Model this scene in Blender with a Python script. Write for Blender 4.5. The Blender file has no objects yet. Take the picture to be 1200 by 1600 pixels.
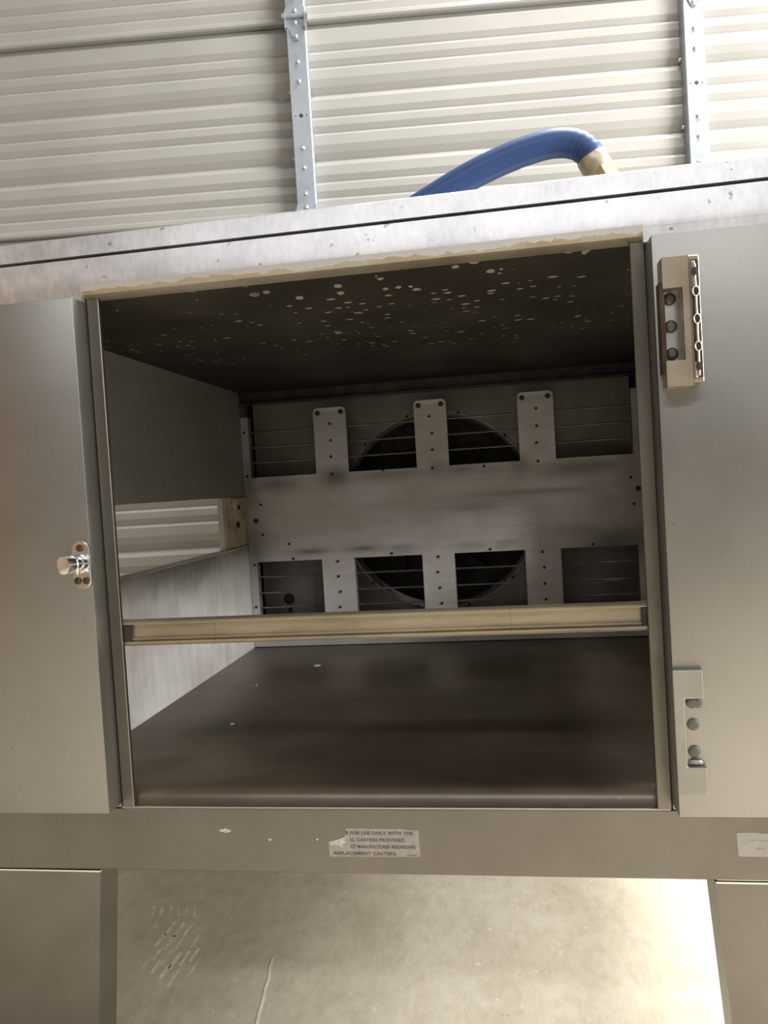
import bpy, bmesh, math, random
from mathutils import Vector, Matrix
random.seed(7)
SC = bpy.context.scene
COL = SC.collection
PI = math.pi

# ------------------------------------------------------------------ camera
FLOOR_Z = -0.552
yaw, pitch, roll = 0.1569, -0.0319, -0.0606
fw = Vector((-math.sin(yaw)*math.cos(pitch), math.cos(yaw)*math.cos(pitch), math.sin(pitch)))
rt = Vector((math.cos(yaw), math.sin(yaw), 0)); up = rt.cross(fw)
r2 = rt*math.cos(roll) + up*math.sin(roll); u2 = up*math.cos(roll) - rt*math.sin(roll)
cd = bpy.data.cameras.new('camera'); cam = bpy.data.objects.new('camera', cd); COL.objects.link(cam)
M4 = Matrix.Identity(4)
for i in range(3):
    M4[i][0], M4[i][1], M4[i][2] = r2[i], u2[i], -fw[i]
M4[0][3], M4[1][3], M4[2][3] = 0.2115, -1.1455, 0.4838
cam.matrix_world = M4
cd.sensor_fit = 'VERTICAL'; cd.sensor_height = 36.0; cd.lens = 36.0*1220.06/1600.0
cd.clip_start = 0.02; cd.clip_end = 100
SC.camera = cam

# ------------------------------------------------------------------ world and lights
w = bpy.data.worlds.new('world'); SC.world = w; w.use_nodes = True
w.node_tree.nodes['Background'].inputs[0].default_value = (0.80, 0.88, 1.0, 1)
w.node_tree.nodes['Background'].inputs[1].default_value = 0.6
def area(name, loc, target, sx, sy, power, col):
    l = bpy.data.lights.new(name, 'AREA'); l.shape = 'RECTANGLE'; l.size = sx; l.size_y = sy
    l.energy = power; l.color = col
    o = bpy.data.objects.new(name, l); COL.objects.link(o); o.location = loc
    d = Vector(target) - Vector(loc)
    o.rotation_euler = d.to_track_quat('-Z', 'Y').to_euler()
    return o
# daylight through the wide window in the right hand wall
dl = area('window_daylight', (3.42, -0.05, 1.38), (0, -0.05, 1.38), 1.9, 1.1, 260, (1.0, 0.975, 0.94))
dl.rotation_euler = (PI/2, 0, PI/2)
# the hall's ceiling lamps a and c, and an added fill light b
area('ceiling_lamp_light_a', (0.4, -4.2, 4.0), (0.4, -4.2, 0), 5.0, 0.5, 140, (0.97, 0.98, 1.0))
area('added_fill_light_b', (2.4, -5.0, 4.0), (2.4, -5.0, 0), 1.2, 0.5, 10, (1.0, 0.95, 0.88))  # added unseen, brightens the front wall that the right panel reflects
area('ceiling_lamp_light_c', (1.7, 0.95, 4.0), (1.7, 0.95, 0), 2.4, 0.8, 310, (1.0, 0.96, 0.90))
vs = SC.view_settings
vs.view_transform = 'Standard'; vs.look = 'None'; vs.gamma = 1.0; vs.exposure = 0.0; vs.use_curve_mapping = False

# ------------------------------------------------------------------ materials
class NT:
    def __init__(s, name):
        s.m = bpy.data.materials.new(name); s.m.use_nodes = True
        s.t = s.m.node_tree; s.b = s.t.nodes['Principled BSDF']
    def n(s, typ, **kw):
        nd = s.t.nodes.new(typ)
        for k, v in kw.items():
            if k in nd.inputs.keys(): nd.inputs[k].default_value = v
            else: setattr(nd, k, v)
        return nd
    def l(s, a, b): s.t.links.new(a, b)
    def coord(s, scale=(1, 1, 1), loc=(0, 0, 0)):
        tc = s.n('ShaderNodeTexCoord'); mp = s.n('ShaderNodeMapping')
        mp.inputs['Scale'].default_value = scale; mp.inputs['Location'].default_value = loc
        s.l(tc.outputs['Object'], mp.inputs['Vector']); return mp.outputs['Vector']
    def noise(s, vec, scale, detail=4, rough=.55):
        nd = s.n('ShaderNodeTexNoise'); nd.inputs['Scale'].default_value = scale
        nd.inputs['Detail'].default_value = detail; nd.inputs['Roughness'].default_value = rough
        s.l(vec, nd.inputs['Vector']); return nd.outputs['Fac']
    def ramp(s, fac, stops):
        r = s.n('ShaderNodeValToRGB'); e = r.color_ramp.elements
        while len(e) > 1: e.remove(e[-1])
        e[0].position = stops[0][0]; e[0].color = tuple(stops[0][1])+(1,) if len(stops[0][1]) == 3 else stops[0][1]
        for p, c in stops[1:]:
            q = e.new(p); q.color = tuple(c)+(1,)
        s.l(fac, r.inputs['Fac']); return r.outputs['Color']
    def mix(s, fac, a, b, mode='MIX'):
        m = s.n('ShaderNodeMix', data_type='RGBA', blend_type=mode)
        for sock, v in ((m.inputs[0], fac), (m.inputs[6], a), (m.inputs[7], b)):
            if isinstance(v, (int, float)): sock.default_value = v
            elif isinstance(v, tuple): sock.default_value = v if len(v) == 4 else v+(1,)
            else: s.l(v, sock)
        return m.outputs[2]
    def math(s, op, a, b=0.0, c=None):
        m = s.n('ShaderNodeMath', operation=op)
        for i, v in enumerate((a, b, c)):
            if v is None: continue
            if isinstance(v, (int, float)): m.inputs[i].default_value = v
            else: s.l(v, m.inputs[i])
        return m.outputs[0]
    def bump(s, h, strength=.2, dist=.002):
        b = s.n('ShaderNodeBump'); b.inputs['Strength'].default_value = strength; b.inputs['Distance'].default_value = dist
        s.l(h, b.inputs['Height']); s.l(b.outputs['Normal'], s.b.inputs['Normal'])
    def setp(s, col=None, metal=None, rough=None, spec=None):
        for k, v in (('Base Color', col), ('Metallic', metal), ('Roughness', rough), ('Specular IOR Level', spec)):
            if v is None: continue
            if isinstance(v, (int, float)): s.b.inputs[k].default_value = v
            elif isinstance(v, tuple): s.b.inputs[k].default_value = v if len(v) == 4 else v+(1,)
            else: s.l(v, s.b.inputs[k])
        return s.m

def steel(name, c1, c2, rough=(.3, .45), stretch=(1, 1, 12), scale=3.0, metal=1.0, bump=.05, spots=False, fineamt=.3, pits=0):
    t = NT(name)
    v = t.coord((1, 1, 1)); vs_ = t.coord(stretch)
    big = t.noise(v, scale, 5); fine = t.noise(vs_, 60, 3)
    f = t.math('ADD', t.math('MULTIPLY', big, 1-fineamt), t.math('MULTIPLY', fine, fineamt))
    col = t.ramp(f, [(.32, c1), (.68, c2)])
    if spots:
        sp = t.noise(v, 55, 2, .5)
        col = t.mix(t.ramp(sp, [(.69, (0, 0, 0)), (.76, (.7, .7, .7))]), col, (.10, .065, .04))
    if pits:
        pn = t.noise(t.coord((1, 1, 1.6), (2, 0, 4)), 48, 3, .6)
        col = t.mix(t.ramp(pn, [(.70, (0, 0, 0)), (.76, (pits, pits, pits))]), col, (.07, .06, .05))
    r = t.n('ShaderNodeMapRange'); r.inputs['To Min'].default_value = rough[0]; r.inputs['To Max'].default_value = rough[1]
    t.l(f, r.inputs['Value'])
    t.bump(fine, bump, .001)
    return t.setp(col, metal, r.outputs['Result'])

def plain(name, col, metal=0.0, rough=.5, var=.12, scale=25, spec=None):
    t = NT(name); v = t.coord()
    f = t.noise(v, scale, 4)
    a = tuple(max(0, c*(1-var*1.6)) for c in col); b = tuple(min(1, c*(1+var)) for c in col)
    return t.setp(t.ramp(f, [(.3, a), (.7, b)]), metal, rough, spec)

M = {}
M['front'] = steel('brushed_stainless', pits=.5, fineamt=.16, bump=.02, c1=(.29, .28, .265), c2=(.375, .365, .35), rough=(.34, .5), stretch=(14, 14, 1), scale=3.2)
M['sill'] = steel('brushed_stainless_sill', (.178, .163, .146), (.25, .231, .210), (.36, .48), (2, 2, 14), 4)
M['frame'] = steel('door_frame_steel', (.17, .155, .135), (.25, .232, .205), (.30, .42), (20, 20, 1), 5)
M['cap'] = steel('speckled_steel', (.54, .54, .56), (.86, .86, .885), (.36, .56), (2.2, 2.2, .9), 11, bump=.15, spots=True)
M['edge'] = plain('bright_edge_steel', (.85, .82, .76), 1.0, .3, .05)
M['black'] = plain('black_gap', (.02, .02, .025), .0, .6)
M['seam'] = plain('dark_blue_seam', (.03, .03, .06), .0, .5)
M['dark'] = plain('sooty_metal', (.06, .055, .05), .5, .55, .3)
M['chrome'] = plain('chrome', (.82, .82, .83), 1.0, .2, .05)
M['screw'] = plain('dark_screw_steel', (.15, .145, .135), .8, .55, .2)
M['brownscrew'] = plain('rusty_screw', (.07, .045, .03), .4, .6, .3)
M['bolt'] = plain('zinc_bolt', (.72, .73, .74), 1.0, .28, .1)
M['zinc'] = steel('galvanised_steel', (.34, .375, .42), (.44, .475, .52), (.40, .54), (1, 1, 1), 14, metal=.95)
M['hingecast'] = plain('bronze_tinted_hinge_metal', (.40, .345, .27), .75, .42, .12, 18)
M['hingegrey'] = plain('grey_hinge_metal', (.37, .36, .335), .9, .46, .1, 14)
M['paper'] = plain('grey_label_film', (.36, .335, .31), 0, .5, .10, 60)
M['paperpale'] = plain('pale_label_film', (.42, .40, .375), 0, .5, .06, 60)
M['residue'] = plain('torn_label_residue', (.56, .54, .50), 0, .6, .2, 200)
M['ink'] = plain('label_ink', (.10, .09, .085), 0, .6)
M['wallpaint'] = plain('white_wall_paint', (.45, .44, .42), 0, .7, .05, 4)
M['wallbrown'] = plain('tan_wall_panels', (.32, .225, .145), 0, .7, .1, 3)
M['wallgrey'] = plain('grey_wall_panels', (.32, .315, .305), 0, .7, .1, 3)
M['ceil'] = plain('grey_roof_paint', (.25, .25, .25), 0, .8, .08, 3)
M['brass'] = plain('dull_brass_fitting', (.62, .55, .42), .8, .42, .2, 40)
M['crumb'] = plain('pale_crumb', (.55, .53, .5), 0, .8)
M['ringsteel'] = plain('inlet_ring_steel', (.55, .54, .52), .5, .4, .15, 10)
M['legsteel'] = plain('dull_leg_steel', (.205, .190, .172), .95, .32, .10, 6)
M['rod'] = plain('rod_steel', (.30, .28, .26), .9, .45, .2)

def m_doorpaint():
    t = NT('cream_white_door_paint'); v = t.coord()
    n1 = t.noise(v, 2.5, 4); n2 = t.noise(v, 140, 2)
    col = t.ramp(n1, [(.3, (.285, .283, .269)), (.7, (.325, .322, .306))])
    t.bump(n2, .12, .001)
    return t.setp(col, 0, .30)
M['door'] = m_doorpaint()

def m_hose():
    t = NT('blue_rubber_hose'); v = t.coord()
    n1 = t.noise(v, 9, 4); n2 = t.noise(v, 220, 2)
    col = t.ramp(n1, [(.3, (.022, .060, .190)), (.7, (.032, .085, .26))])
    t.bump(n2, .2, .0008)
    return t.setp(col, 0, .46)
M['hose'] = m_hose()

def m_concrete():
    t = NT('worn_concrete'); v = t.coord((1.5, .95, 1))
    n1 = t.noise(v, 3.6, 9, .68); n2 = t.noise(v, 18, 8, .72); n3 = t.noise(t.coord((3, 1, 1)), 30, 4, .6)
    f = t.math('ADD', t.math('MULTIPLY', n1, .5), t.math('ADD', t.math('MULTIPLY', n2, .33), t.math('MULTIPLY', n3, .17)))
    col = t.ramp(f, [(.32, (.44, .40, .31)), (.46, (.61, .56, .445)), (.56, (.70, .65, .53)), (.70, (.82, .78, .67))])
    # pale chips and dark nicks
    chips = t.noise(v, 30, 3, .7)
    col = t.mix(t.ramp(chips, [(.66, (0, 0, 0)), (.71, (.75, .75, .75))]), col, (.86, .83, .72))
    nick = t.noise(t.coord((1, 1, 1), (5, 3, 0)), 36, 3, .7)
    col = t.mix(t.ramp(nick, [(.69, (0, 0, 0)), (.75, (.6, .6, .6))]), col, (.20, .17, .12))
    t.bump(n2, .25, .003)
    r = t.n('ShaderNodeMapRange'); r.inputs['To Min'].default_value = .55; r.inputs['To Max'].default_value = .35
    t.l(n2, r.inputs['Value'])
    return t.setp(col, 0, r.outputs['Result'])
M['concrete'] = m_concrete()
M['scuff'] = plain('pale_floor_scuff', (.92, .89, .80), 0, .6, .2, 60)
M['crack'] = plain('pale_crack_filler', (.90, .87, .76), 0, .6, .1, 80)

def m_chceil():   # baked soot with pale flaked spots
    t = NT('sooty_chamber_roof'); v = t.coord(); ve = t.coord((.75, 1.0, 1))
    n1 = t.noise(v, 5, 5)
    col = t.ramp(n1, [(.3, (.020, .016, .012)), (.7, (.052, .043, .033))])
    vo = t.n('ShaderNodeTexVoronoi'); vo.inputs['Scale'].default_value = 58; vo.inputs['Randomness'].default_value = 1
    t.l(ve, vo.inputs['Vector'])
    rnd = t.n('ShaderNodeSeparateColor'); t.l(vo.outputs['Color'], rnd.inputs['Color'])
    rad = t.math('MULTIPLY', rnd.outputs['Red'], .46)
    wob = t.math('MULTIPLY', t.noise(v, 240, 2), .22)
    spot = t.math('LESS_THAN', t.math('ADD', vo.outputs['Distance'], wob), rad)
    zone = t.ramp(t.noise(t.coord((1, 1, 1), (3, 1, 0)), 4.2, 4, .6), [(.38, (0, 0, 0)), (.50, (1, 1, 1))])
    sep = t.n('ShaderNodeSeparateXYZ'); tc = t.n('ShaderNodeTexCoord'); t.l(tc.outputs['Object'], sep.inputs[0])
    band = t.n('ShaderNodeMapRange', interpolation_type='SMOOTHSTEP')
    band.inputs['From Min'].default_value = .75; band.inputs['From Max'].default_value = .45
    t.l(sep.outputs['Y'], band.inputs['Value'])
    keep = t.math('GREATER_THAN', rnd.outputs['Green'], .18)
    msk = t.math('MULTIPLY', t.math('MULTIPLY', spot, keep), t.math('MULTIPLY', zone, band.outputs['Result']))
    col = t.mix(msk, col, (.38, .345, .295))
    t.bump(n1, .2, .004)
    return t.setp(col, .35, .55)
M['chceil'] = m_chceil()

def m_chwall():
    t = NT('heat_stained_shaded_chamber_steel'); v = t.coord(); vd = t.coord((1, 6, .7))
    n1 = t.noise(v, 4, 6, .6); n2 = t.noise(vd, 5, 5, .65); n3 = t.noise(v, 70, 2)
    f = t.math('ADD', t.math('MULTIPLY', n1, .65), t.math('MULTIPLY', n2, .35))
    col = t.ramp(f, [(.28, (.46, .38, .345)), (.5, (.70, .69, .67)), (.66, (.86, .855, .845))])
    # shade painted in with smoke stain, from under the conveyor slot up, ragged lower edge, and brown drips below it
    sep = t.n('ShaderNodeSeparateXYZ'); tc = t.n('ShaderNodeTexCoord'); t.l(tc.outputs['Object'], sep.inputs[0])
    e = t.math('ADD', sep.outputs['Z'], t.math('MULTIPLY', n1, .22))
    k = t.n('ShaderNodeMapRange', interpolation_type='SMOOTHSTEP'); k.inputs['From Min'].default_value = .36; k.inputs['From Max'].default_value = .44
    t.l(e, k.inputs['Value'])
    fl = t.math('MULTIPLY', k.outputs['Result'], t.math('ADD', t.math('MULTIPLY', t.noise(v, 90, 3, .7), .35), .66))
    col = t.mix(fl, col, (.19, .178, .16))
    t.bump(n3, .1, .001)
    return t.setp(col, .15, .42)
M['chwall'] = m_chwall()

def m_chfloor():
    t = NT('burnt_chamber_floor'); v = t.coord(); vd = t.coord((.9, 1.3, 1))
    n1 = t.noise(vd, 3.5, 6, .55); n2 = t.noise(v, 60, 4, .7)
    col = t.ramp(n1, [(.25, (.070, .058, .047)), (.52, (.135, .107, .080)), (.75, (.215, .172, .130))])
    col = t.mix(t.ramp(n2, [(.66, (0, 0, 0)), (.74, (.35, .35, .35))]), col, (.30, .27, .23))
    t.bump(n2, .03, .001)
    return t.setp(col, .55, .33)
M['chfloor'] = m_chfloor()

def m_plate():   # aluminised plate, soot smudges and a darker top painted by vertex attribute
    t = NT('aluminised_vent_plate'); v = t.coord(); vd = t.coord((1, 1, 7))
    n1 = t.noise(v, 5, 6, .6); n2 = t.noise(vd, 8, 5, .7); n3 = t.noise(v, 160, 2)
    f = t.math('ADD', t.math('MULTIPLY', n1, .6), t.math('MULTIPLY', n2, .4))
    col = t.ramp(f, [(.3, (.50, .47, .44)), (.5, (.66, .64, .63)), (.7, (.75, .75, .77))])
    at = t.n('ShaderNodeAttribute', attribute_name='soot_tone')
    fac = t.math('MULTIPLY', at.outputs['Fac'], t.math('ADD', t.math('MULTIPLY', n1, .9), .35))
    col = t.mix(fac, col, (.07, .055, .042))
    t.bump(n3, .12, .0008)
    return t.setp(col, .15, .5)
M['plate'] = m_plate()
M['plenum'] = plain('plenum_sheet_steel', (.28, .265, .24), .5, .5, .22, 6)

def m_bar():
    t = NT('heat_yellowed_channel_steel'); v = t.coord((1.2, 3, 9))
    n1 = t.noise(v, 4, 5, .6); n2 = t.noise(t.coord((30, 1, 1)), 3, 2)
    col = t.ramp(n1, [(.32, (.28, .25, .21)), (.5, (.40, .335, .235)), (.68, (.46, .41, .33))])
    col = t.mix(t.ramp(n2, [(.66, (0, 0, 0)), (.70, (.35, .35, .35))]), col, (.20, .15, .09))
    return t.setp(col, .7, .38)
M['bar'] = m_bar()
def m_stainlip():
    t = NT('grease_stained_lip'); v = t.coord((1, 1, 1))
    n1 = t.noise(v, 6, 5, .6); n2 = t.noise(t.coord((1, 1, 1)), 14, 6, .7)
    col = t.ramp(n1, [(.35, (.46, .38, .26)), (.5, (.60, .53, .41)), (.66, (.70, .66, .58))])
    sep = t.n('ShaderNodeSeparateXYZ'); tc = t.n('ShaderNodeTexCoord'); t.l(tc.outputs['Object'], sep.inputs[0])
    e = t.math('ADD', sep.outputs['Z'], t.math('MULTIPLY', n2, .040))
    k = t.n('ShaderNodeMapRange'); k.inputs['From Min'].default_value = .8355; k.inputs['From Max'].default_value = .8375
    t.l(e, k.inputs['Value'])
    rim = t.n('ShaderNodeMapRange'); rim.inputs['From Min'].default_value = .8335; rim.inputs['From Max'].default_value = .8360
    t.l(e, rim.inputs['Value'])
    col = t.mix(rim.outputs['Result'], col, (.85, .82, .74))
    col = t.mix(k.outputs['Result'], col, (.74, .74, .76))
    return t.setp(col, .8, .42)
M['lip'] = m_stainlip()
M['slotcap'] = plain('grease_yellowed_plate', (.62, .53, .36), .1, .45, .25, 16)

# ------------------------------------------------------------------ mesh helpers
def link(name, me, mat, parent=None):
    o = bpy.data.objects.new(name, me); COL.objects.link(o)
    if mat is not None and not me.materials: me.materials.append(mat)
    if parent is not None: o.parent = parent
    return o
def fin(name, bm, mat, parent=None, smooth=None):
    bmesh.ops.recalc_face_normals(bm, faces=bm.faces)
    me = bpy.data.meshes.new(name); bm.to_mesh(me); bm.free()
    if smooth is not None:
        me.shade_smooth() if smooth is True else me.set_sharp_from_angle(angle=smooth)
        if smooth is not True:
            me.shade_smooth(); me.set_sharp_from_angle(angle=smooth)
    return link(name, me, mat, parent)
def abox(bm, x0, x1, y0, y1, z0, z1, bev=0.0, seg=2):
    vs_ = [bm.verts.new((x, y, z)) for x in (x0, x1) for y in (y0, y1) for z in (z0, z1)]
    F = []
    for q in ((0, 1, 3, 2), (4, 6, 7, 5), (0, 4, 5, 1), (2, 3, 7, 6), (0, 2, 6, 4), (1, 5, 7, 3)):
        F.append(bm.faces.new([vs_[i] for i in q]))
    if bev > 0:
        es = list({e for f in F for e in f.edges})
        bmesh.ops.bevel(bm, geom=es, offset=bev, segments=seg, affect='EDGES', profile=.5)
def box(name, mat, parent, x0, x1, y0, y1, z0, z1, bev=0.0, seg=2):
    bm = bmesh.new(); abox(bm, x0, x1, y0, y1, z0, z1, bev, seg)
    return fin(name, bm, mat, parent, math.radians(35) if bev else None)
def prism(name, mat, parent, pts, axis, a0, a1, bev=0):
    """pts: 2D outline; axis: the extrusion axis ('x' pts=(y,z), 'y' pts=(x,z), 'z' pts=(x,y))"""
    bm = bmesh.new(); aprism(bm, pts, axis, a0, a1)
    if bev: bmesh.ops.bevel(bm, geom=list(bm.edges), offset=bev, segments=2, affect='EDGES')
    return fin(name, bm, mat, parent, math.radians(30))
def aprism(bm, pts, axis, a0, a1):
    def P(p, a): return {'x': (a, p[0], p[1]), 'y': (p[0], a, p[1]), 'z': (p[0], p[1], a)}[axis]
    A = [bm.verts.new(P(p, a0)) for p in pts]; B = [bm.verts.new(P(p, a1)) for p in pts]
    n = len(pts)
    bm.faces.new(A); bm.faces.new(B[::-1])
    for i in range(n): bm.faces.new((A[i], B[i], B[(i+1) % n], A[(i+1) % n]))
def gridplate(name, mat, parent, us, vs_, solid, axis, a0, a1, soot_tone=None):
    """sheet with openings: cells of the us x vs_ grid that are solid, thickness a0..a1 along axis"""
    bm = bmesh.new(); V = {}
    def P(i, j, k):
        if (i, j, k) not in V:
            u, v, a = us[i], vs_[j], (a0, a1)[k]
            V[(i, j, k)] = bm.verts.new({'x': (a, u, v), 'y': (u, a, v), 'z': (u, v, a)}[axis])
        return V[(i, j, k)]
    nu, nv = len(us)-1, len(vs_)-1
    S = lambda i, j: 0 <= i < nu and 0 <= j < nv and solid((us[i]+us[i+1])/2, (vs_[j]+vs_[j+1])/2)
    for i in range(nu):
        for j in range(nv):
            if not S(i, j): continue
            for k in (0, 1): bm.faces.new([P(i, j, k), P(i+1, j, k), P(i+1, j+1, k), P(i, j+1, k)])
            if not S(i-1, j): bm.faces.new([P(i, j, 0), P(i, j+1, 0), P(i, j+1, 1), P(i, j, 1)])
            if not S(i+1, j): bm.faces.new([P(i+1, j, 0), P(i+1, j+1, 0), P(i+1, j+1, 1), P(i+1, j, 1)])
            if not S(i, j-1): bm.faces.new([P(i, j, 0), P(i+1, j, 0), P(i+1, j, 1), P(i, j, 1)])
            if not S(i, j+1): bm.faces.new([P(i, j+1, 0), P(i+1, j+1, 0), P(i+1, j+1, 1), P(i, j+1, 1)])
    o = fin(name, bm, mat, parent)
    if soot_tone:
        me = o.data; at = me.attributes.new('soot_tone', 'FLOAT', 'POINT')
        for v in me.vertices: at.data[v.index].value = soot_tone(v.co.x, v.co.z)
    return o
def refine(ks, step):
    out = []
    for a, b in zip(ks[:-1], ks[1:]):
        n = max(1, int(round((b-a)/step)))
        out += [a+(b-a)*i/n for i in range(n)]
    return out+[ks[-1]]
def atube(bm, pts, rads, seg=12, cap=True):
    pts = [Vector(p) for p in pts]; n = len(pts)
    if isinstance(rads, (int, float)): rads = [rads]*n
    T = [(pts[min(i+1, n-1)]-pts[max(i-1, 0)]).normalized() for i in range(n)]
    ref = Vector((0, 0, 1)) if abs(T[0].z) < .9 else Vector((0, 1, 0))
    nrm = (ref - T[0]*ref.dot(T[0])).normalized(); rings = []
    for i in range(n):
        nrm = (nrm - T[i]*nrm.dot(T[i])).normalized(); bi = T[i].cross(nrm)
        rings.append([bm.verts.new(pts[i]+(nrm*math.cos(2*PI*k/seg)+bi*math.sin(2*PI*k/seg))*rads[i]) for k in range(seg)])
    for a, b in zip(rings[:-1], rings[1:]):
        for k in range(seg): bm.faces.new((a[k], a[(k+1) % seg], b[(k+1) % seg], b[k]))
    if cap: bm.faces.new(rings[0][::-1]); bm.faces.new(rings[-1])
def tube(name, mat, parent, pts, rads, seg=12):
    bm = bmesh.new(); atube(bm, pts, rads, seg); return fin(name, bm, mat, parent, math.radians(40))
def screw_mesh(name, r, h, slot=True, seg=14):
    """domed head facing -y, centred on the origin, base at y=0"""
    bm = bmesh.new()
    prof = [(r, 0), (r, -h*.45), (r*.82, -h*.85), (r*.45, -h)]
    rings = [[bm.verts.new((p[0]*math.cos(2*PI*k/seg), p[1], p[0]*math.sin(2*PI*k/seg))) for k in range(seg)] for p in prof]
    for a, b in zip(rings[:-1], rings[1:]):
        for k in range(seg): bm.faces.new((a[k], a[(k+1) % seg], b[(k+1) % seg], b[k]))
    bm.faces.new(rings[0][::-1]); c = bm.faces.new(rings[-1])
    if slot: bmesh.ops.inset_region(bm, faces=[c], thickness=r*.12, depth=-h*.25)
    bmesh.ops.recalc_face_normals(bm, faces=bm.faces)
    me = bpy.data.meshes.new(name); bm.to_mesh(me); bm.free(); me.shade_smooth(); me.set_sharp_from_angle(angle=math.radians(50))
    return me
def put(name, me, mat, parent, loc, rot=(0, 0, 0)):
    o = link(name, me, mat, parent); o.location = loc; o.rotation_euler = rot; return o
def empty(name, loc=(0, 0, 0), rz=0):
    o = bpy.data.objects.new(name, None); COL.objects.link(o); o.location = loc; o.rotation_euler = (0, 0, rz)
    o.empty_display_size = .1; return o
def tag(o, label=None, cat=None, group=None, kind=None):
    if label: o['label'] = label
    if cat: o['category'] = cat
    if group: o['group'] = group
    if kind: o['kind'] = kind
    return o
def stadium(cx, cz, w_, h, n=8):
    r = w_/2; pts = []
    for k in range(n+1): a = PI*k/n; pts.append((cx+r*math.cos(a), cz+h/2-r+r*math.sin(a)))
    for k in range(n+1): a = PI+PI*k/n; pts.append((cx+r*math.cos(a), cz-h/2+r+r*math.sin(a)))
    return pts

# ------------------------------------------------------------------ the hall
floor = box('floor', M['concrete'], None, -3.5, 3.62, -7, 2.4, FLOOR_Z-.1, FLOOR_Z)
tag(floor, 'worn beige concrete floor with scuffs and chips', 'floor', kind='structure')
# crack line running away under the oven, and the ribbed pale scuff
def ribbon(name, mat, parent, pts, wds, z):
    bm = bmesh.new(); n = len(pts); L = []
    for i, p in enumerate(pts):
        a = pts[max(i-1, 0)]; b = pts[min(i+1, n-1)]
        d = Vector((b[0]-a[0], b[1]-a[1])).normalized(); s = Vector((-d.y, d.x))*wds[i]/2
        L.append((bm.verts.new((p[0]+s.x, p[1]+s.y, z)), bm.verts.new((p[0]-s.x, p[1]-s.y, z))))
    fs = [bm.faces.new((L[i][0], L[i][1], L[i+1][1], L[i+1][0])) for i in range(n-1)]
    ex = bmesh.ops.extrude_face_region(bm, geom=fs)
    bmesh.ops.translate(bm, vec=(0, 0, -.004), verts=[e for e in ex['geom'] if isinstance(e, bmesh.types.BMVert)])
    return fin(name, bm, mat, parent)
crk = [(-0.3625, 0.5039), (-0.3608, 0.4921), (-0.3568, 0.4624), (-0.3474, 0.4252), (-0.3454, 0.395), (-0.3391, 0.3631), (-0.3345, 0.3224), (-0.328, 0.2873), (-0.3189, 0.2291), (-0.3148, 0.1461)]
ribbon('crack', M['crack'], floor, crk, [.0005, .003, .0035, .005, .005, .006, .0055, .006, .005, .002], FLOOR_Z+.0012)
bm = bmesh.new()
for k in range(6):
    for (ya, yb) in ((.655, .697), (.385+.02*abs(k-3), .629)):
        n = 4
        for i in range(n):
            y0 = ya+(yb-ya)*i/n; y1 = ya+(yb-ya)*(i+1.0)/n
            wv = .010*random.uniform(.3, 1.0); xs = -.733+.022*k+(.686-y0)*.36+random.uniform(-.002, .002)
            if random.random() < .85: abox(bm, xs-wv/2, xs+wv/2, y0, y1, FLOOR_Z-.003, FLOOR_Z+.0002)
tag(fin('scuff_marks', bm, M['scuff'], floor), kind='stuff')

WR = 3.5
wall_r = gridplate('wall_right', M['wallpaint'], None, [-7, -1.05, .95, 2.4], [FLOOR_Z, .79, 1.97, 4.2],
                   lambda u, v: not (-1.05 < u < .95 and .79 < v < 1.97), 'x', WR, WR+.12)
tag(wall_r, 'white painted hall wall with a wide window', 'wall', kind='structure')
wf = gridplate('window_1', M['zinc'], None, [-1.05, -1.01, .91, .95], [.79, .83, 1.93, 1.97], lambda u, v: not (-1.01 < u < .91 and .83 < v < 1.93), 'x', WR+.01, WR+.07)
tag(wf, 'grey metal frame of the wide window', 'window', kind='structure')
tag(box('wall_left', M['wallbrown'], None, -3.52, -3.4, -7, 2.2, FLOOR_Z, 4.2), 'tan painted hall wall beyond the oven left end', 'wall', kind='structure')
tag(box('wall_front', M['wallgrey'], None, -3.4, WR, -7.12, -7, FLOOR_Z, 4.2), 'grey painted hall wall opposite the overhead door', 'wall', kind='structure')
tag(box('ceiling', M['ceil'], None, -3.4, WR, -7, 2.4, 4.2, 4.3), 'grey hall roof', 'ceiling', kind='structure')

# ---- sectional overhead door behind the oven
DA = .11
door = empty('door_1', (0, 1.6, FLOOR_Z), DA)
tag(door, 'cream white ribbed sectional overhead door with galvanised stiles', 'door', kind='structure')
SH = .664; S0, S1 = -3.36, 3.4
def sect_profile():
    # (y, offset down from the section's top); y<0 is towards the room
    p = [(0.030, 0.0), (0.018, .0), (0.016, .004), (0, .026)]
    def wide(c): return [(0, c-.062), (.005, c-.036), (.0115, c-.020), (.0150, c-.014), (.0155, c-.012), (.0, c+.010)]
    def thin(c): return [(0, c-.028), (.0045, c-.010), (.0065, c-.005), (0, c+.0045)]
    for c, k in ((.102, 0), (.156, 0), (.254, 1), (.326, 0), (.381, 0), (.480, 1), (.550, 0), (.605, 0)):
        p += wide(c) if k else thin(c)
    p += [(0, .636), (-.006, .642), (-.008, .654), (-.004, .660), (.006, .661), (.020, .661)]
    p += [(.045, .661), (.045, .0)]
    return p
prof = sect_profile()
bm = bmesh.new(); aprism(bm, [(y, SH-o) for y, o in prof], 'x', S0, S1)
sec0 = fin('door_section', bm, M['door'], door)
for k in range(1, 7):
    s = sec0.copy(); COL.objects.link(s); s.parent = door; s.location = (0, 0, SH*k)
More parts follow.
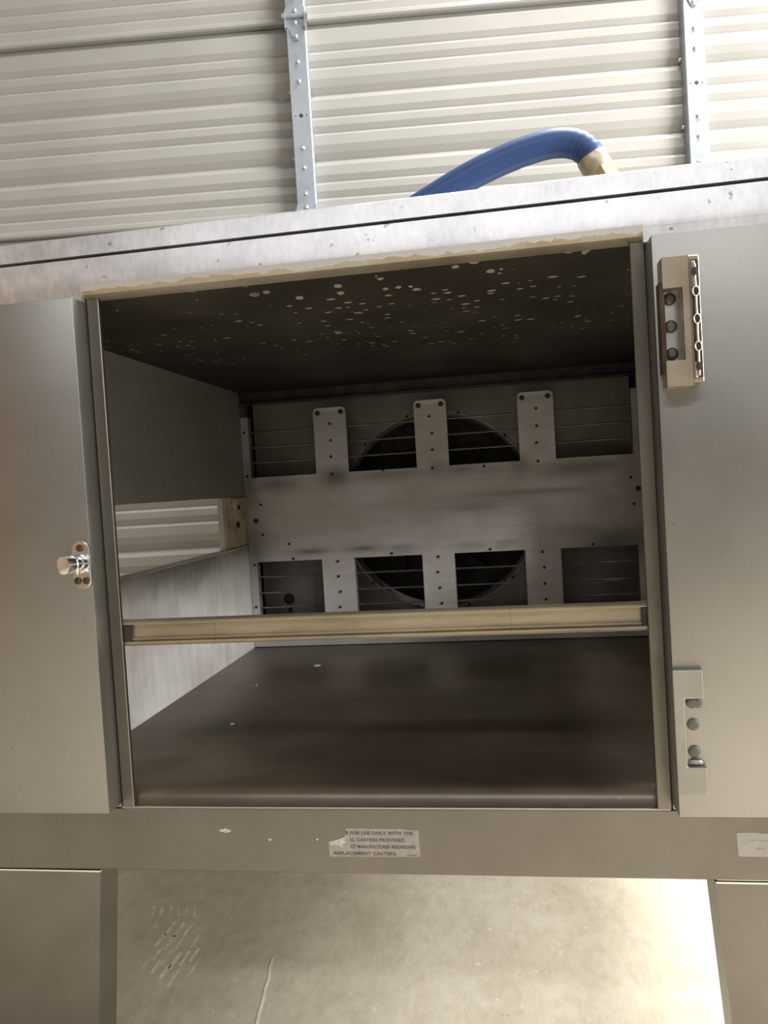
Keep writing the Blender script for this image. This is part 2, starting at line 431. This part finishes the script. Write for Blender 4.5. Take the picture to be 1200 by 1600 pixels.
# stiles with flanges, hinges and bolts
sw = .070
bm = bmesh.new()
outline = [(-sw/2, .004), (-sw/2, -.038), (-sw/2+.004, -.042), (sw/2-.004, -.042), (sw/2, -.038), (sw/2, .004),
           (sw/2-.002, .004), (sw/2-.002, -.038), (-sw/2+.002, -.038), (-sw/2+.002, .004)]
aprism(bm, outline, 'z', .006, SH-.008)
stile_src = fin('stile', bm, M['zinc'], door, math.radians(30))
bolt_me = screw_mesh('bolt', .0065, .006, True, 10); hole_me = screw_mesh('hole', .007, .0006, False, 12); pin_me = screw_mesh('rivet', .003, .001, False, 8)
def tri_leaf(name, flip):
    pts = [(-.034, .0), (-.034, .030), (-.026, .036), (-.007, .078), (.007, .078), (.026, .036), (.034, .030), (.034, .0)]
    bm = bmesh.new(); aprism(bm, [(x, -z if flip else z) for x, z in pts], 'y', -.0455, -.0425)
    bmesh.ops.recalc_face_normals(bm, faces=bm.faces)
    me = bpy.data.meshes.new(name); bm.to_mesh(me); bm.free(); return me
leafU, leafD = tri_leaf('hinge_leaf_up', False), tri_leaf('hinge_leaf_down', True)
bm = bmesh.new()
atube(bm, [(-.040, -.050, 0), (.040, -.050, 0)], .0075, 10)
for s in (-1, 1):
    abox(bm, s*.034-.0015, s*.034+.0015, -.060, -.036, -.045, .012)
    atube(bm, [(s*.036, -.050, 0), (s*.044, -.050, 0)], .011, 10)
bmesh.ops.recalc_face_normals(bm, faces=bm.faces)
knuck = bpy.data.meshes.new('hinge_barrel'); bm.to_mesh(knuck); bm.free()
clip_me = screw_mesh('clip', .006, .010, False, 8)
for sx in (-1.752, -.420, .916, 2.25):
    for k in range(0, 7):
        st = stile_src if (sx == -1.68 and k == 0) else stile_src.copy()
        if st is not stile_src: COL.objects.link(st); st.parent = door
        st.location = (sx, 0, SH*k)
        top = SH
        for off in (.150, .216, .441, .508): put('bolt', bolt_me, M['bolt'], st, (0, -.042, top-off))
        put('punched_hole', hole_me, M['black'], st, (0, -.042, top-.331))
        for s in (-1, 1): put('rivet', pin_me, M['screw'], st, (s*.019, -.042, top-.331))
        for off in (.254, .480): put('clip', clip_me, M['bolt'], st, (-sw/2-.004, -.002, top-off+.02))
        if k > 0:
            h = link('hinge', leafU, M['zinc'], door); h.location = (sx, 0, SH*k)
            link('hinge_leaf', leafD, M['zinc'], h); link('hinge_barrel', knuck, M['zinc'], h)
            for z in (.020, .066, -.020, -.066): put('bolt', bolt_me, M['bolt'], h, (0, -.0455, z))
# ------------------------------------------------------------------ the oven
OV = empty('conveyor_oven', (0, 0, FLOOR_Z)); 
tag(OV, 'stainless steel conveyor oven on legs with its front door removed', 'oven')
class Off: pass
def PZ(o): o.location = (o.location[0], o.location[1], o.location[2]-FLOOR_Z); return o   # parts are modelled in world heights
XL, XR, YB = -.68, .72, 1.41
ZT, ZB = .9033, -.1015
CL, CR, CD, CZ0, CZ1 = -0.5566, 0.5774, 1.0852, 0.0279, 0.7869      # chamber
# roof skin, rear and ends
PZ(box('roof_panel', M['front'], OV, CL-.016, CR+.016, .012, YB, ZT-.012, ZT-.002))
PZ(box('rear_panel', M['front'], OV, CL-.016, CR+.016, YB-.006, YB, ZB, ZT-.012))
PZ(box('underside_panel', M['sill'], OV, CL-.016, CR+.016, .01, YB-.006, ZB, ZB+.006))
slotL = lambda u, v: not (.03 < u < 0.8973 and 0.3366 < v < 0.4804)
for nm, x0, x1 in (('end_panel', CL-.016, CL-.012), ('end_panel', CR+.012, CR+.016)):
    PZ(gridplate(nm, M['front'], OV, [.0085, .03, 0.8973, YB-.006], [ZB+.006, 0.3366, 0.4804, ZT-.012], slotL, 'x', x0, x1))
# tunnels through the insulated ends
for x0, x1 in ((CL-.012, CL-.004), (CR+.004, CR+.012)):
    bm = bmesh.new()
    abox(bm, x0, x1, 0.8973, 0.9033, 0.3366, 0.4804); abox(bm, x0, x1, .024, .030, 0.3366, 0.4804)
    abox(bm, x0, x1, .024, 0.9033, 0.3306, 0.3366); abox(bm, x0, x1, .024, 0.9033, 0.4804, 0.4864)
    PZ(fin('slot_lining', bm, M['front'], OV))
# chamber liner
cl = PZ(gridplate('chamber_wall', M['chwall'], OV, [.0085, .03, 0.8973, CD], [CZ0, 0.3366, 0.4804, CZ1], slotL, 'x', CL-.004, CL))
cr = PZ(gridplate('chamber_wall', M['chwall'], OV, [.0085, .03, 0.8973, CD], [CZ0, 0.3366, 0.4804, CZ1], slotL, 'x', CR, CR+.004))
PZ(box('slot_hem', M['edge'], OV, CL-.002, CL+.005, .035, CD-.003, 0.33, 0.3355, .001, 1))
PZ(box('slot_hem', M['edge'], OV, CR-.005, CR+.002, .035, CD-.003, 0.33, 0.3355, .001, 1))
PZ(prism('chamber_roof', M['chceil'], OV, [(.022, .8054), (.075, CZ1), (CD+.12, CZ1), (CD+.12, CZ1+.004), (.079, CZ1+.004), (.024, .811)], 'x', CL-.004, CR+.004))
PZ(prism('chamber_floor', M['chfloor'], OV, [(.008, -.004), (.012, .010), (.021, .021), (.036, CZ0), (CD+.12, CZ0), (CD+.12, CZ0-.004), (.038, CZ0-.004), (.014, -.010)], 'x', CL-.004, CR+.004))

# ---- perforated air plate at the back of the chamber
PX = .018
cols = [(-0.5335, -0.334), (-0.2374, -0.0379), (0.0545, 0.254), (0.3527, 0.5617)]
ZL0, ZL1, ZU0, ZU1 = 0.1176, 0.2829, 0.5339, 0.7129
tabs = [(-0.334, -0.2374), (-0.0379, 0.0545), (0.254, 0.3527)]
us = sorted({CL+.001, CR-.001, *[c for w_ in cols for c in w_]})
zs = [CZ0+.002, ZL0, ZL1, ZU0, ZU1]
usf, zsf = refine(us, .0125), refine(zs, .0125)
def solid(u, v):
    if ZL0 < v < ZL1 or ZU0 < v: return not any(a < u < b for a, b in cols)
    return True
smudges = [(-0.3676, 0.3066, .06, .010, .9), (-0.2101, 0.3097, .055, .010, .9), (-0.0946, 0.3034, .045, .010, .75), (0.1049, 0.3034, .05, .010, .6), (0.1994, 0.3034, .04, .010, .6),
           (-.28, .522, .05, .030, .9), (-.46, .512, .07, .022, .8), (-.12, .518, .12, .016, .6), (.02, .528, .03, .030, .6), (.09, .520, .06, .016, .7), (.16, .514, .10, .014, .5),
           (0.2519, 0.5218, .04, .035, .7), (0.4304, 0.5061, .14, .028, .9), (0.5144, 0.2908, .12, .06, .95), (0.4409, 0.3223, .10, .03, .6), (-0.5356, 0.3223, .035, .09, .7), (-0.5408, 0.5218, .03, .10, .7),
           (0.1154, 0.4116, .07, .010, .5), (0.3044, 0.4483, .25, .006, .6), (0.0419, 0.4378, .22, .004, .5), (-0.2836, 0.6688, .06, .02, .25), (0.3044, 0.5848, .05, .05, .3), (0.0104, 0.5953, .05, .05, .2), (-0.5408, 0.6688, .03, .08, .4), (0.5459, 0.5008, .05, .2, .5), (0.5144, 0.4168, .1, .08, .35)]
def soot_tone(x, z):
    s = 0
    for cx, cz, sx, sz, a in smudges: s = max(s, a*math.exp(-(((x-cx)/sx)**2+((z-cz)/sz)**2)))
    if z > .5: s = max(s, min(.45, (z-.5)*1.6))  # besides the smudges, the upper plate darkens with height
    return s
plate = PZ(gridplate('air_plate', M['plate'], OV, usf, zsf, solid, 'y', CD, CD+.003, soot_tone))
scr_s = screw_mesh('rivet', .0042, .003, False, 8); scr_b = screw_mesh('screw', .0075, .004, True, 10)
for (a, b) in tabs:      # rounded tops of the three upright tabs
    p = [(a+.001, ZU1-.0005), (b-.001, ZU1-.0005)]
    for k in range(7): t_ = PI/2*k/6; p.append((b-.013+.012*math.cos(t_), ZU1-.0005+.012*math.sin(t_)))
    for k in range(7): t_ = PI/2+PI/2*k/6; p.append((a+.013+.012*math.cos(t_), ZU1-.0005+.012*math.sin(t_)))
    link('tab_top', prism('tmp', None, None, p, 'y', CD, CD+.003).data, M['plate'], plate)
    bpy.data.objects.remove(bpy.data.objects['tmp'])
    m = (a+b)/2
    for x in (a+.014, b-.014): put('screw', scr_b, M['brownscrew'], plate, (x, CD, ZU1-.003))
    for z in (0.6772, 0.6289, 0.5817, 0.5302, 0.2751, 0.231, 0.1858, 0.1407): put('rivet', scr_s, M['black'], plate, (m+random.uniform(-.003, .003), CD, z))
for x, z in ((-0.5461, 0.6688), (-0.5461, 0.5397), (-0.5408, 0.2751), (-0.544, 0.1491), (-0.1366, 0.5334), (-0.1261, 0.2908), (0.1522, 0.526), (0.1574, 0.2898), (-0.4201, 0.2887), (0.4409, 0.2898),
             (-0.5093, 0.4536), (-0.5093, 0.3643), (-0.4306, 0.3328), (0.5512, 0.4693), (0.5564, 0.3958)):
    put('rivet', scr_s, M['black'], plate, (x, CD, z))
for x, z in ((-0.5272, 0.4063), (0.569, 0.4378)): put('screw', scr_b, M['brownscrew'], plate, (x, CD, z))
for (a, b) in cols:       # flanges folded back at each opening, and three guard rods in each
    for (z0, z1) in ((ZL0, ZL1), (ZU0, ZU1)):
        bm = bmesh.new()
        abox(bm, a-.002, a, CD+.003, CD+.030, z0, z1); abox(bm, b, b+.002, CD+.003, CD+.030, z0, z1)
        if z0 > .5: abox(bm, a, b, CD+.003, CD+.022, z0-.002, z0)
        else: abox(bm, a, b, CD+.003, CD+.022, z1, z1+.002)
        fin('opening_flange', bm, M['plenum'], plate)
        for f in ((.25, .50, .75) if z0 > .5 else (.16, .43, .72)):
            z = z0+(z1-z0)*f
            tube('guard_rod', M['rod'], plate, [(a-.001, CD+.016, z), (b+.001, CD+.016, z)], .0028, 8)
# dark baffle edge above the tabs
PZ(box('baffle_edge', M['dark'], OV, CL, CR, CD-.006, CD+.004, 0.7476, 0.7549, .001, 1))
PZ(box('baffle_panel', M['dark'], OV, CL, CR, CD+.02, CD+.024, 0.7549, CZ1))

# ---- plenum sheet with the round fan inlet
FX, FZ, FR, FY = 0.0052, 0.4042, 0.29400000000000004, 1.2112
bm = bmesh.new(); n = 64
loops = []
for yy in (FY, FY+.004):
    inner = [bm.verts.new((FX+FR*math.cos(2*PI*k/n), yy, FZ+FR*math.sin(2*PI*k/n))) for k in range(n)]
    outer = []
    for k in range(n):
        c, s = math.cos(2*PI*k/n), math.sin(2*PI*k/n)
        tx = ((CR-FX) if c > 0 else (FX-CL))/max(abs(c), 1e-6); tz = ((CZ1-FZ) if s > 0 else (FZ-CZ0))/max(abs(s), 1e-6)
        q = min(tx, tz); outer.append(bm.verts.new((FX+q*c, yy, FZ+q*s)))
    for k in range(n): bm.faces.new((inner[k], inner[(k+1) % n], outer[(k+1) % n], outer[k]))
    loops.append((inner, outer))
for g in (0, 1):
    for k in range(n): bm.faces.new((loops[0][g][k], loops[0][g][(k+1) % n], loops[1][g][(k+1) % n], loops[1][g][k]))
plen = PZ(fin('plenum_sheet', bm, M['plenum'], OV))
# rolled inlet ring
bm = bmesh.new(); prev = None; rings = []
for k in range(n):
    c, s = math.cos(2*PI*k/n), math.sin(2*PI*k/n)
    rings.append([bm.verts.new((FX+r*c, y, FZ+r*s)) for r, y in ((FR+.006, FY-.001), (FR+.005, FY-.005), (FR-.001, FY-.006), (FR-.006, FY+.002), (FR-.010, FY+.03), (FR-.008, FY+.03), (FR-.003, FY+.004), (FR+.006, FY-.0005))])
for k in range(n):
    a, b = rings[k], rings[(k+1) % n]; m_ = len(a)
    for i in range(m_): bm.faces.new((a[i], a[(i+1) % m_], b[(i+1) % m_], b[i]))
ring = fin('inlet_ring', bm, M['ringsteel'], plen, math.radians(40))
for k in range(12):
    a = 2*PI*(k+.5)/12
    put('rivet', scr_s, M['black'], ring, (FX+(FR+.004)*math.cos(a), FY-.008, FZ+(FR+.004)*math.sin(a)))
put('sheet_hole', hole_me, M['black'], plen, (-0.4778, FY, 0.1522)).scale = (2.6, 1, 2.6)
put('sheet_hole', hole_me, M['black'], plen, (-0.4757, FY, 0.1176)).scale = (1.2, 1, 1.2)
box('sheet_slot', M['edge'], plen, 0.4882, 0.5302, FY-.002, FY, 0.1701, 0.1764)
box('sheet_flange', M['plenum'], plen, -0.3413, -0.3256, FY-.03, FY, .08, .39)
fan = PZ(empty('fan_wheel')); fan.parent = OV; 
bm = bmesh.new(); atube(bm, [(FX, FY+.06, FZ), (FX, FY+.17, FZ)], [.05, .06], 20); fin('hub', bm, M['dark'], fan)
bm = bmesh.new()
for k in range(10):
    a0 = 2*PI*k/10
    P = []
    for r, da, y0_, y1_ in ((.055, 0, .07, .165), (.15, .14, .065, .165), (.24, .34, .06, .165)):
        for y in (y0_, y1_): P.append(bm.verts.new((FX+r*math.cos(a0+da), FY+y, FZ+r*math.sin(a0+da))))
    bm.faces.new((P[0], P[1], P[3], P[2])); bm.faces.new((P[2], P[3], P[5], P[4]))
fb = fin('blades', bm, M['dark'], fan); so = fb.modifiers.new('thick', 'SOLIDIFY'); so.thickness = .003
bm = bmesh.new(); atube(bm, [(FX, FY+.168, FZ), (FX, FY+.172, FZ)], .32, 40); fin('back_disc', bm, M['dark'], fan)

# ---- end cap at the rear of the left slot
cap = PZ(box('slot_end_plate', M['slotcap'], OV, CL-.006, CL+.004, .900, 1.074, .340, .480, .0015, 1))
box('bracket', M['slotcap'], cap, CL+.003, CL+.013, .960, 1.070, .446, .478, .003)
box('bracket', M['slotcap'], cap, CL+.003, CL+.008, .936, 1.034, .346, .446, .003)
put('screw', scr_b, M['brownscrew'], cap, (CL+.008, .985, .402), (0, 0, PI/2)).scale = (1.6, 1.2, 1.2)
put('screw', scr_b, M['bolt'], cap, (CL+.0125, .985, .452), (0, 0, PI/2)).scale = (1.3, 1.2, .9)
box('slot_trim', M['front'], cap, CL-.012, CL+.001, .8955, .8985, .340, .4800)

# ---- front of the oven
# cap strip and fascia lean back slightly; hairline seam between them
PZ(prism('cap_strip', M['cap'], OV, [(-.006, .8705), (.000, .9005), (.004, .9033), (.030, .9033), (.030, .8705)], 'x', XL, XR))
PZ(box('cap_seam', M['seam'], OV, XL, XR, .0045, .03, .8655, .8712))
PZ(prism('fascia', M['cap'], OV, [(-.010, .8300), (-.003, .8665), (.03, .8665), (.03, .8080), (-.0100, .8200)], 'x', XL, XR))
PZ(prism('fascia_lip', M['lip'], OV, [(-.0100, .8235), (-.0108, .8235), (-.0085, .8085), (-.002, .8054), (.022, .8054), (.022, .8075), (-.003, .8085), (-.0095, .8200)], 'x', -.4219, .4169))
for x0, x1 in ((XL, -.4219), (.4169, XR)): PZ(box('fascia_wing', M['cap'], OV, x0, x1, -.0098, 0, .7995, .824))
box_l = PZ(box('left_front_panel', M['front'], OV, XL, -.4205, -.040, 0, .006, .799, .0016, 2))
box_r = PZ(box('right_front_panel', M['front'], OV, .4215, XR, -.040, 0, .006, .800, .0016, 2))
for x0, x1, s in ((-.4215, -.400, 1), (.400, .4215, -1)):     # door frame uprights with a gasket groove at the outer edge
    xi, xo = (x1, x0) if s > 0 else (x0, x1)
    pts = [(xo, .004), (xo+s*.0018, .004), (xo+s*.0028, .0005), (xi-s*.001, 0), (xi, .001), (xi, .007), (xo, .007)]
    PZ(prism('frame_upright', M['frame'], OV, pts, 'z', .0, .8065))
    PZ(box('gasket', M['black'], OV, min(xo, xo+s*.0016), max(xo, xo+s*.0016), .0015, .004, .001, .8055))
PZ(box('partition', M['front'], OV, XL+.006, -.4215, .0005, .008, .0, .806))
PZ(box('partition', M['front'], OV, .4215, XR-.006, .0005, .008, .0, .806))
# lower sill panel with a rolled bright hem
PZ(box('sill_panel', M['sill'], OV, XL, XR, 0, .010, ZB, -.0015, .0012, 1))
PZ(tube('sill_hem', M['edge'], OV, [(-.421, .002, -.0005), (.418, .002, -.0005)], .0016, 8))
# heat yellowed channel across the opening
bar = PZ(prism('crossbar', M['bar'], OV, [(.0095, .2945), (.0075, .2925), (.0075, .2900), (.016, .2885), (.016, .2690), (.0105, .2675), (.0105, .2660), (.014, .2650), (.014, .2635), (.0085, .2625), (.0085, .2590), (.011, .2560), (.036, .2545), (.036, .2945)], 'x', -.425, .425))
box('crossbar_stop', M['dark'], bar, -.425, -.389, .0085, .0165, .2625, .2885)
box('crossbar_stop', M['dark'], bar, .393, .425, .0085, .0165, .2625, .2885)

# legs: angle section, tapering outwards to the floor
def leg(sx, xt, xb, y0, ydir):
    # sx: direction of the front flange; xt/xb inner edge at top and floor
    bm = bmesh.new(); L = []
    zt, zb = ZB-.002, FLOOR_Z
    for x, z in ((xt, zt), (xb, zb)):
        o = [(x, y0), (x, y0+ydir*.058), (x+sx*.004, y0+ydir*.058), (x+sx*.004, y0+ydir*.004), (x+sx*.20, y0+ydir*.004), (x+sx*.20, y0)]
        L.append([bm.verts.new((p[0], p[1], z)) for p in o])
    n_ = 6
    for i in range(n_): bm.faces.new((L[0][i], L[0][(i+1) % n_], L[1][(i+1) % n_], L[1][i]))
    bm.faces.new(L[0]); bm.faces.new(L[1][::-1])
    o = PZ(fin('leg', bm, M['legsteel'], OV))
    a, b = sorted((xt, xt+sx*.20))
    box('leg_flange', M['edge'], o, a+.002, b, min(y0, y0+ydir*.004)-.001, max(y0, y0+ydir*.004), ZB-.0045, ZB-.002)
leg(-1, -.4657, -.505, .0, 1); leg(1, .4726, .505, .0, 1)
leg(-1, -.4657, -.505, YB, -1); leg(1, .4726, .505, YB, -1)

# ---- latch keeper on the left panel
lx, lz = -.4335, .393
lat = PZ(empty('latch_keeper')); lat.parent = OV; lat['label'] = 'chrome latch keeper'
prism('keeper_plate', M['chrome'], lat, stadium(lx, lz, .030, .076), 'y', -.046, -.040, .0018)
bm = bmesh.new()
atube(bm, [(lx-.002, -.045, lz+.002), (lx-.002, -.054, lz+.002)], [.015, .013], 20)
fin('keeper_boss', bm, M['chrome'], lat, math.radians(40))
bm = bmesh.new()
P = []
for k in range(25): a = 2*PI*k/24; P.append((lx+.002+.0035*math.cos(a), -.062-.004*math.cos(a), lz+.0+.013*math.sin(a)))
atube(bm, P, .0026, 8); fin('keeper_loop', bm, M['chrome'], lat, math.radians(60))
bm = bmesh.new()
atube(bm, [(lx-.003, -.050, lz+.003), (lx-.007, -.066, lz+.003), (lx-.0105, -.078, lz+.003), (lx-.011, -.080, lz+.003)], [.012, .0145, .0135, .008], 20)
fin('strike_pin', bm, M['chrome'], lat, math.radians(40))
for x, z in ((lx, lz+.026), (lx-.007, lz-.024), (lx+.007, lz-.024)):
    put('screw', scr_b, M['chrome'], lat, (x, -.046, z)).scale = (.75, .9, .75)

# ---- upper hinge half: open frame block with a notched channel edge
hg = PZ(empty('upper_hinge')); hg.parent = OV; hg['label'] = 'bronze tinted hinge half with an open window'
hx0, hx1, hz0, hz1 = .4275, .4605, .592, .7605
fr = gridplate('hinge_frame', M['hingecast'], hg, [hx0, hx0+.0005, hx1-.0085, hx1], [hz0, hz0+.034, hz1-.040, hz1],
               lambda u, v: not (u < hx1-.0085 and hz0+.034 < v < hz1-.040), 'y', -.0700, -.0640)
bm = bmesh.new()
abox(bm, hx0, hx1, -.064, -.040, hz0, hz0+.034); abox(bm, hx0, hx1, -.064, -.040, hz1-.040, hz1)
abox(bm, hx1-.006, hx1, -.064, -.040, hz0+.034, hz1-.040)
fin('hinge_body', bm, M['hingecast'], hg)
box('hinge_rim', M['brownscrew'], hg, hx0-.003, hx0+.003, -.062, -.040, hz0+.02, hz1-.030)
box('hinge_back', M['bolt'], hg, hx0+.003, hx1-.006, -.0445, -.040, hz0+.034, hz1-.040)
scr_h = screw_mesh('screw', .0085, .006, True, 16)
for k in range(3): put('screw', scr_h, M['screw'], hg, (hx0+.0125, -.0445, hz0+.046+.0365*k))
ch = box('hinge_channel', M['hingecast'], hg, hx1, hx1+.0135, -.0690, -.040, hz0+.004, hz1, .0012, 1)
box('channel_floor', M['dark'], ch, hx1+.0025, hx1+.0125, -.0696, -.0688, hz0+.010, hz1-.006)
box('channel_rail', M['edge'], ch, hx1+.0060, hx1+.0085, -.0722, -.0694, hz0+.012, hz1-.012, .0006, 1)
box('channel_end', M['hingecast'], ch, hx1+.0028, hx1+.0080, -.0712, -.0694, hz1-.048, hz1-.008, .0006, 1)
box('channel_end', M['edge'], ch, hx1+.0026, hx1+.0055, -.0712, -.0694, hz0+.010, hz0+.030, .0006, 1)
for k in range(3):
    P = []
    for j in range(17): a = 2*PI*j/16; P.append((hx1+.0072+.0040*math.cos(a), -.0728, hz0+.050+.0355*k+.0062*math.sin(a)))
    bm = bmesh.new(); atube(bm, P, .0012, 6); r_ = fin('channel_ring', bm, M['edge'], ch, math.radians(60))
    put('ring_hole', hole_me, M['dark'], r_, (hx1+.0072, -.0722, hz0+.050+.0355*k)).scale = (.45, 1, .75)
for z in (hz0+.024, hz1-.022): put('channel_hole', hole_me, M['black'], ch, (hx1+.0066, -.0724, z)).scale = (.5, 1, .85)

# ---- lower hinge half: grey cast block with a recess
lh = PZ(empty('lower_hinge')); lh.parent = OV; lh['label'] = 'grey hinge half with three slotted screws'
gx0, gx1, gz0, gz1 = .4195, .4590, .040, .2119
b_ = gridplate('hinge_block', M['hingegrey'], lh, [gx0, gx0+.0145, gx1], [gz0, .0785, .1725, gz1], lambda u, v: not (u > gx0+.0145 and .0785 < v < .1725), 'y', -.0495, -.0395)
bv = b_.modifiers.new('bevel', 'BEVEL'); bv.width = .0015; bv.segments = 2; bv.limit_method = 'ANGLE'
for z in (.1655, .1350, .0975): 
    s_ = put('screw', scr_h, M['hingegrey'], lh, (gx0+.0255, -.040, z)); s_.scale = (.95, .55, .95)
    sl = box('screw_slot', M['screw'], s_, -.0062, .0062, -.0066, -.0054, -.0008, .0008); sl.rotation_euler = (0, random.uniform(.3, 1.2), 0)
put('screw', scr_h, M['hingegrey'], lh, (gx0+.033, -.0405, .1655)).scale = (.7, .45, .9)
bm = bmesh.new(); bmesh.ops.create_icosphere(bm, subdivisions=2, radius=.007)
for v in bm.verts: v.co = Vector((v.co.x*1.4, v.co.y*.45, v.co.z*.6))*random.uniform(.8, 1.15)+Vector((gx0+.027, -.042, .0835))
fin('weld_bead', bm, M['hingegrey'], lh, math.radians(60))

# ---- printed labels on the sill
def text(body, size, x, z, y, parent, mat):
    cu = bpy.data.curves.new('lettering', 'FONT'); cu.body = body; cu.size = size; cu.extrude = .00008; cu.offset = .0002
    cu.space_character = 1.06
    o = bpy.data.objects.new('lettering_src', cu); COL.objects.link(o)
    bpy.context.view_layer.update()
    me = bpy.data.meshes.new_from_object(o.evaluated_get(bpy.context.evaluated_depsgraph_get()))
    bpy.data.objects.remove(o)
    t = link('lettering', me, mat, parent); t.location = (x, y, z); t.rotation_euler = (PI/2, 0, 0)
    return t
lab = PZ(prism('caution_label', M['paper'], OV, [(-.0862, -.0755), (.0540, -.0740), (.0530, -.0330), (.034, -.0330), (.033, -.0315), (-.0585, -.0312), (-.0575, -.0345), (-.0555, -.0375), (-.0600, -.0420), (-.0625, -.0460), (-.0700, -.0480), (-.0780, -.0495), (-.0865, -.0520)], 'y', -.0004, 0))
lab['label'] = 'torn grey notice about casters'
for s, x, z in (('S FOR USE ONLY WITH THE', -.0585, -.0405), ('IC CASTERS PROVIDED.', -.0525, -.0510), ('CT MANUFACTURER REGARDING', -.0520, -.0615), ('REPLACEMENT CASTERS.', -.0790, -.0720)):
    t = text(s, .0082, x, z, -.0006, lab, M['ink'])
    wmax = {'S': .103, 'I': .085, 'C': .099, 'R': .097}[s[0]]
    t.scale = (wmax/max(t.dimensions.x, 1e-4), .86, 1)
box('fine_print', M['ink'], lab, .034, .049, -.0006, -.0003, -.0722, -.0714)
prism('torn_film', M['residue'], lab, [(-.085, -.0530), (-.072, -.0485), (-.060, -.0440), (-.0615, -.0500), (-.0570, -.0525), (-.0650, -.0550), (-.0640, -.0610), (-.074, -.0570), (-.082, -.0580)], 'y', -.0010, -.0002)
lab2 = PZ(prism('rating_label', M['paperpale'], OV, [(.5065, -.0662), (.5060, -.0640), (.5050, -.0335), (.5060, -.0322), (.5345, -.0322), (.535, -.0335), (.60, -.0335), (.60, -.0665), (.508, -.0668)], 'y', -.0004, 0))
lab2['label'] = 'faded pale label'
for x0, x1, z in ((.522, .59, -.0435), (.530, .542, -.0555), (.545, .58, -.0545)):
    box('faded_print', M['paper'], lab2, x0, x1, -.0006, -.0003, z-.001, z+.001)
def speck(x, z, w_, h, mat, nm):
    p = [(x+w_*random.uniform(.7, 1.1)*math.cos(2*PI*k/9), z+h*random.uniform(.6, 1.1)*math.sin(2*PI*k/9)) for k in range(9)]
    return PZ(prism(nm, mat, OV, p, 'y', -.0005, 0))
speck(-.251, -.0365, .010, .0035, M['residue'], 'glue_residue'); speck(-.18, -.050, .003, .002, M['residue'], 'glue_residue'); speck(-.104, -.049, .002, .002, M['residue'], 'glue_residue')

# ------------------------------------------------------------------ blue hose on top of the oven
hose = empty('gas_hose', (.40, .30, ZT)); tag(hose, 'thick blue rubber hose arching over the top of the oven to a dull brass fitting', 'hose')
hz = [(-.15, .931), (-.07, .932), (0, .944), (.06, .979), (.108, 1.004), (.178, 1.036), (.248, 1.0605), (.308, 1.074), (.345, 1.0745), (.370, 1.067), (.386, 1.053), (.3935, 1.0395)]
def cat(P, n=6):
    out = []
    for i in range(len(P)-1):
        p0, p1, p2, p3 = [Vector(P[max(0, min(len(P)-1, i+k))]) for k in (-1, 0, 1, 2)]
        for j in range(n):
            t = j/n; out.append(.5*((2*p1)+(p2-p0)*t+(2*p0-5*p1+4*p2-p3)*t*t+(3*p1-p0-3*p2+p3)*t**3))
    return out+[Vector(P[-1])]
pts = cat([(x-.40, (.06 if x < -.1 else .02 if x < 0 else 0), z-ZT) for x, z in hz])
rad = [.0252+(.0007*math.sin(i*2.1) if i > len(pts)-16 else 0) for i in range(len(pts))]
tube('hose_body', M['hose'], hose, pts, rad, 24)
e = pts[-1]; d = (pts[-1]-pts[-3]).normalized()
tube('crimp_collar', M['brass'], hose, [e-d*.006, e-d*.003, e+d*.022, e+d*.026], [.0252, .0268, .0268, .0250], 20)
tube('hex_nut', M['brass'], hose, [e+d*.022, e+d*.024, e+d*.050, e+d*.052], [.0250, .0285, .0285, .0250], 6)
q = e+d*.050
tube('riser_pipe', M['brass'], hose, [q, q+d*.015, Vector((q.x+.012, 0, .04)), Vector((q.x+.013, 0, .0))], .0165, 16)

# ------------------------------------------------------------------ crumbs on the chamber floor
def crumb(x, y, r, label, group=None):
    bm = bmesh.new(); bmesh.ops.create_icosphere(bm, subdivisions=2, radius=r)
    for v in bm.verts: v.co = Vector((v.co.x*1.4, v.co.y*1.1, max(v.co.z, -r*.3)*.45))*random.uniform(.75, 1.2)
    zmin = min(v.co.z for v in bm.verts)
    for v in bm.verts: v.co.z -= zmin
    o = fin('crumb', bm, M['crumb'], None, math.radians(60)); o.location = (x, y, CZ0)
    return tag(o, label, 'crumb', group)
crumb(-.3005, .823, .0065, 'largest pale crumb, far back on the dark oven chamber floor')
crumb(-.4047, .638, .0025, 'tiny pale crumb beside the left wall on the oven chamber floor')
crumb(-.356, .335, .0036, 'small pale crumb in the middle left of the oven chamber floor')
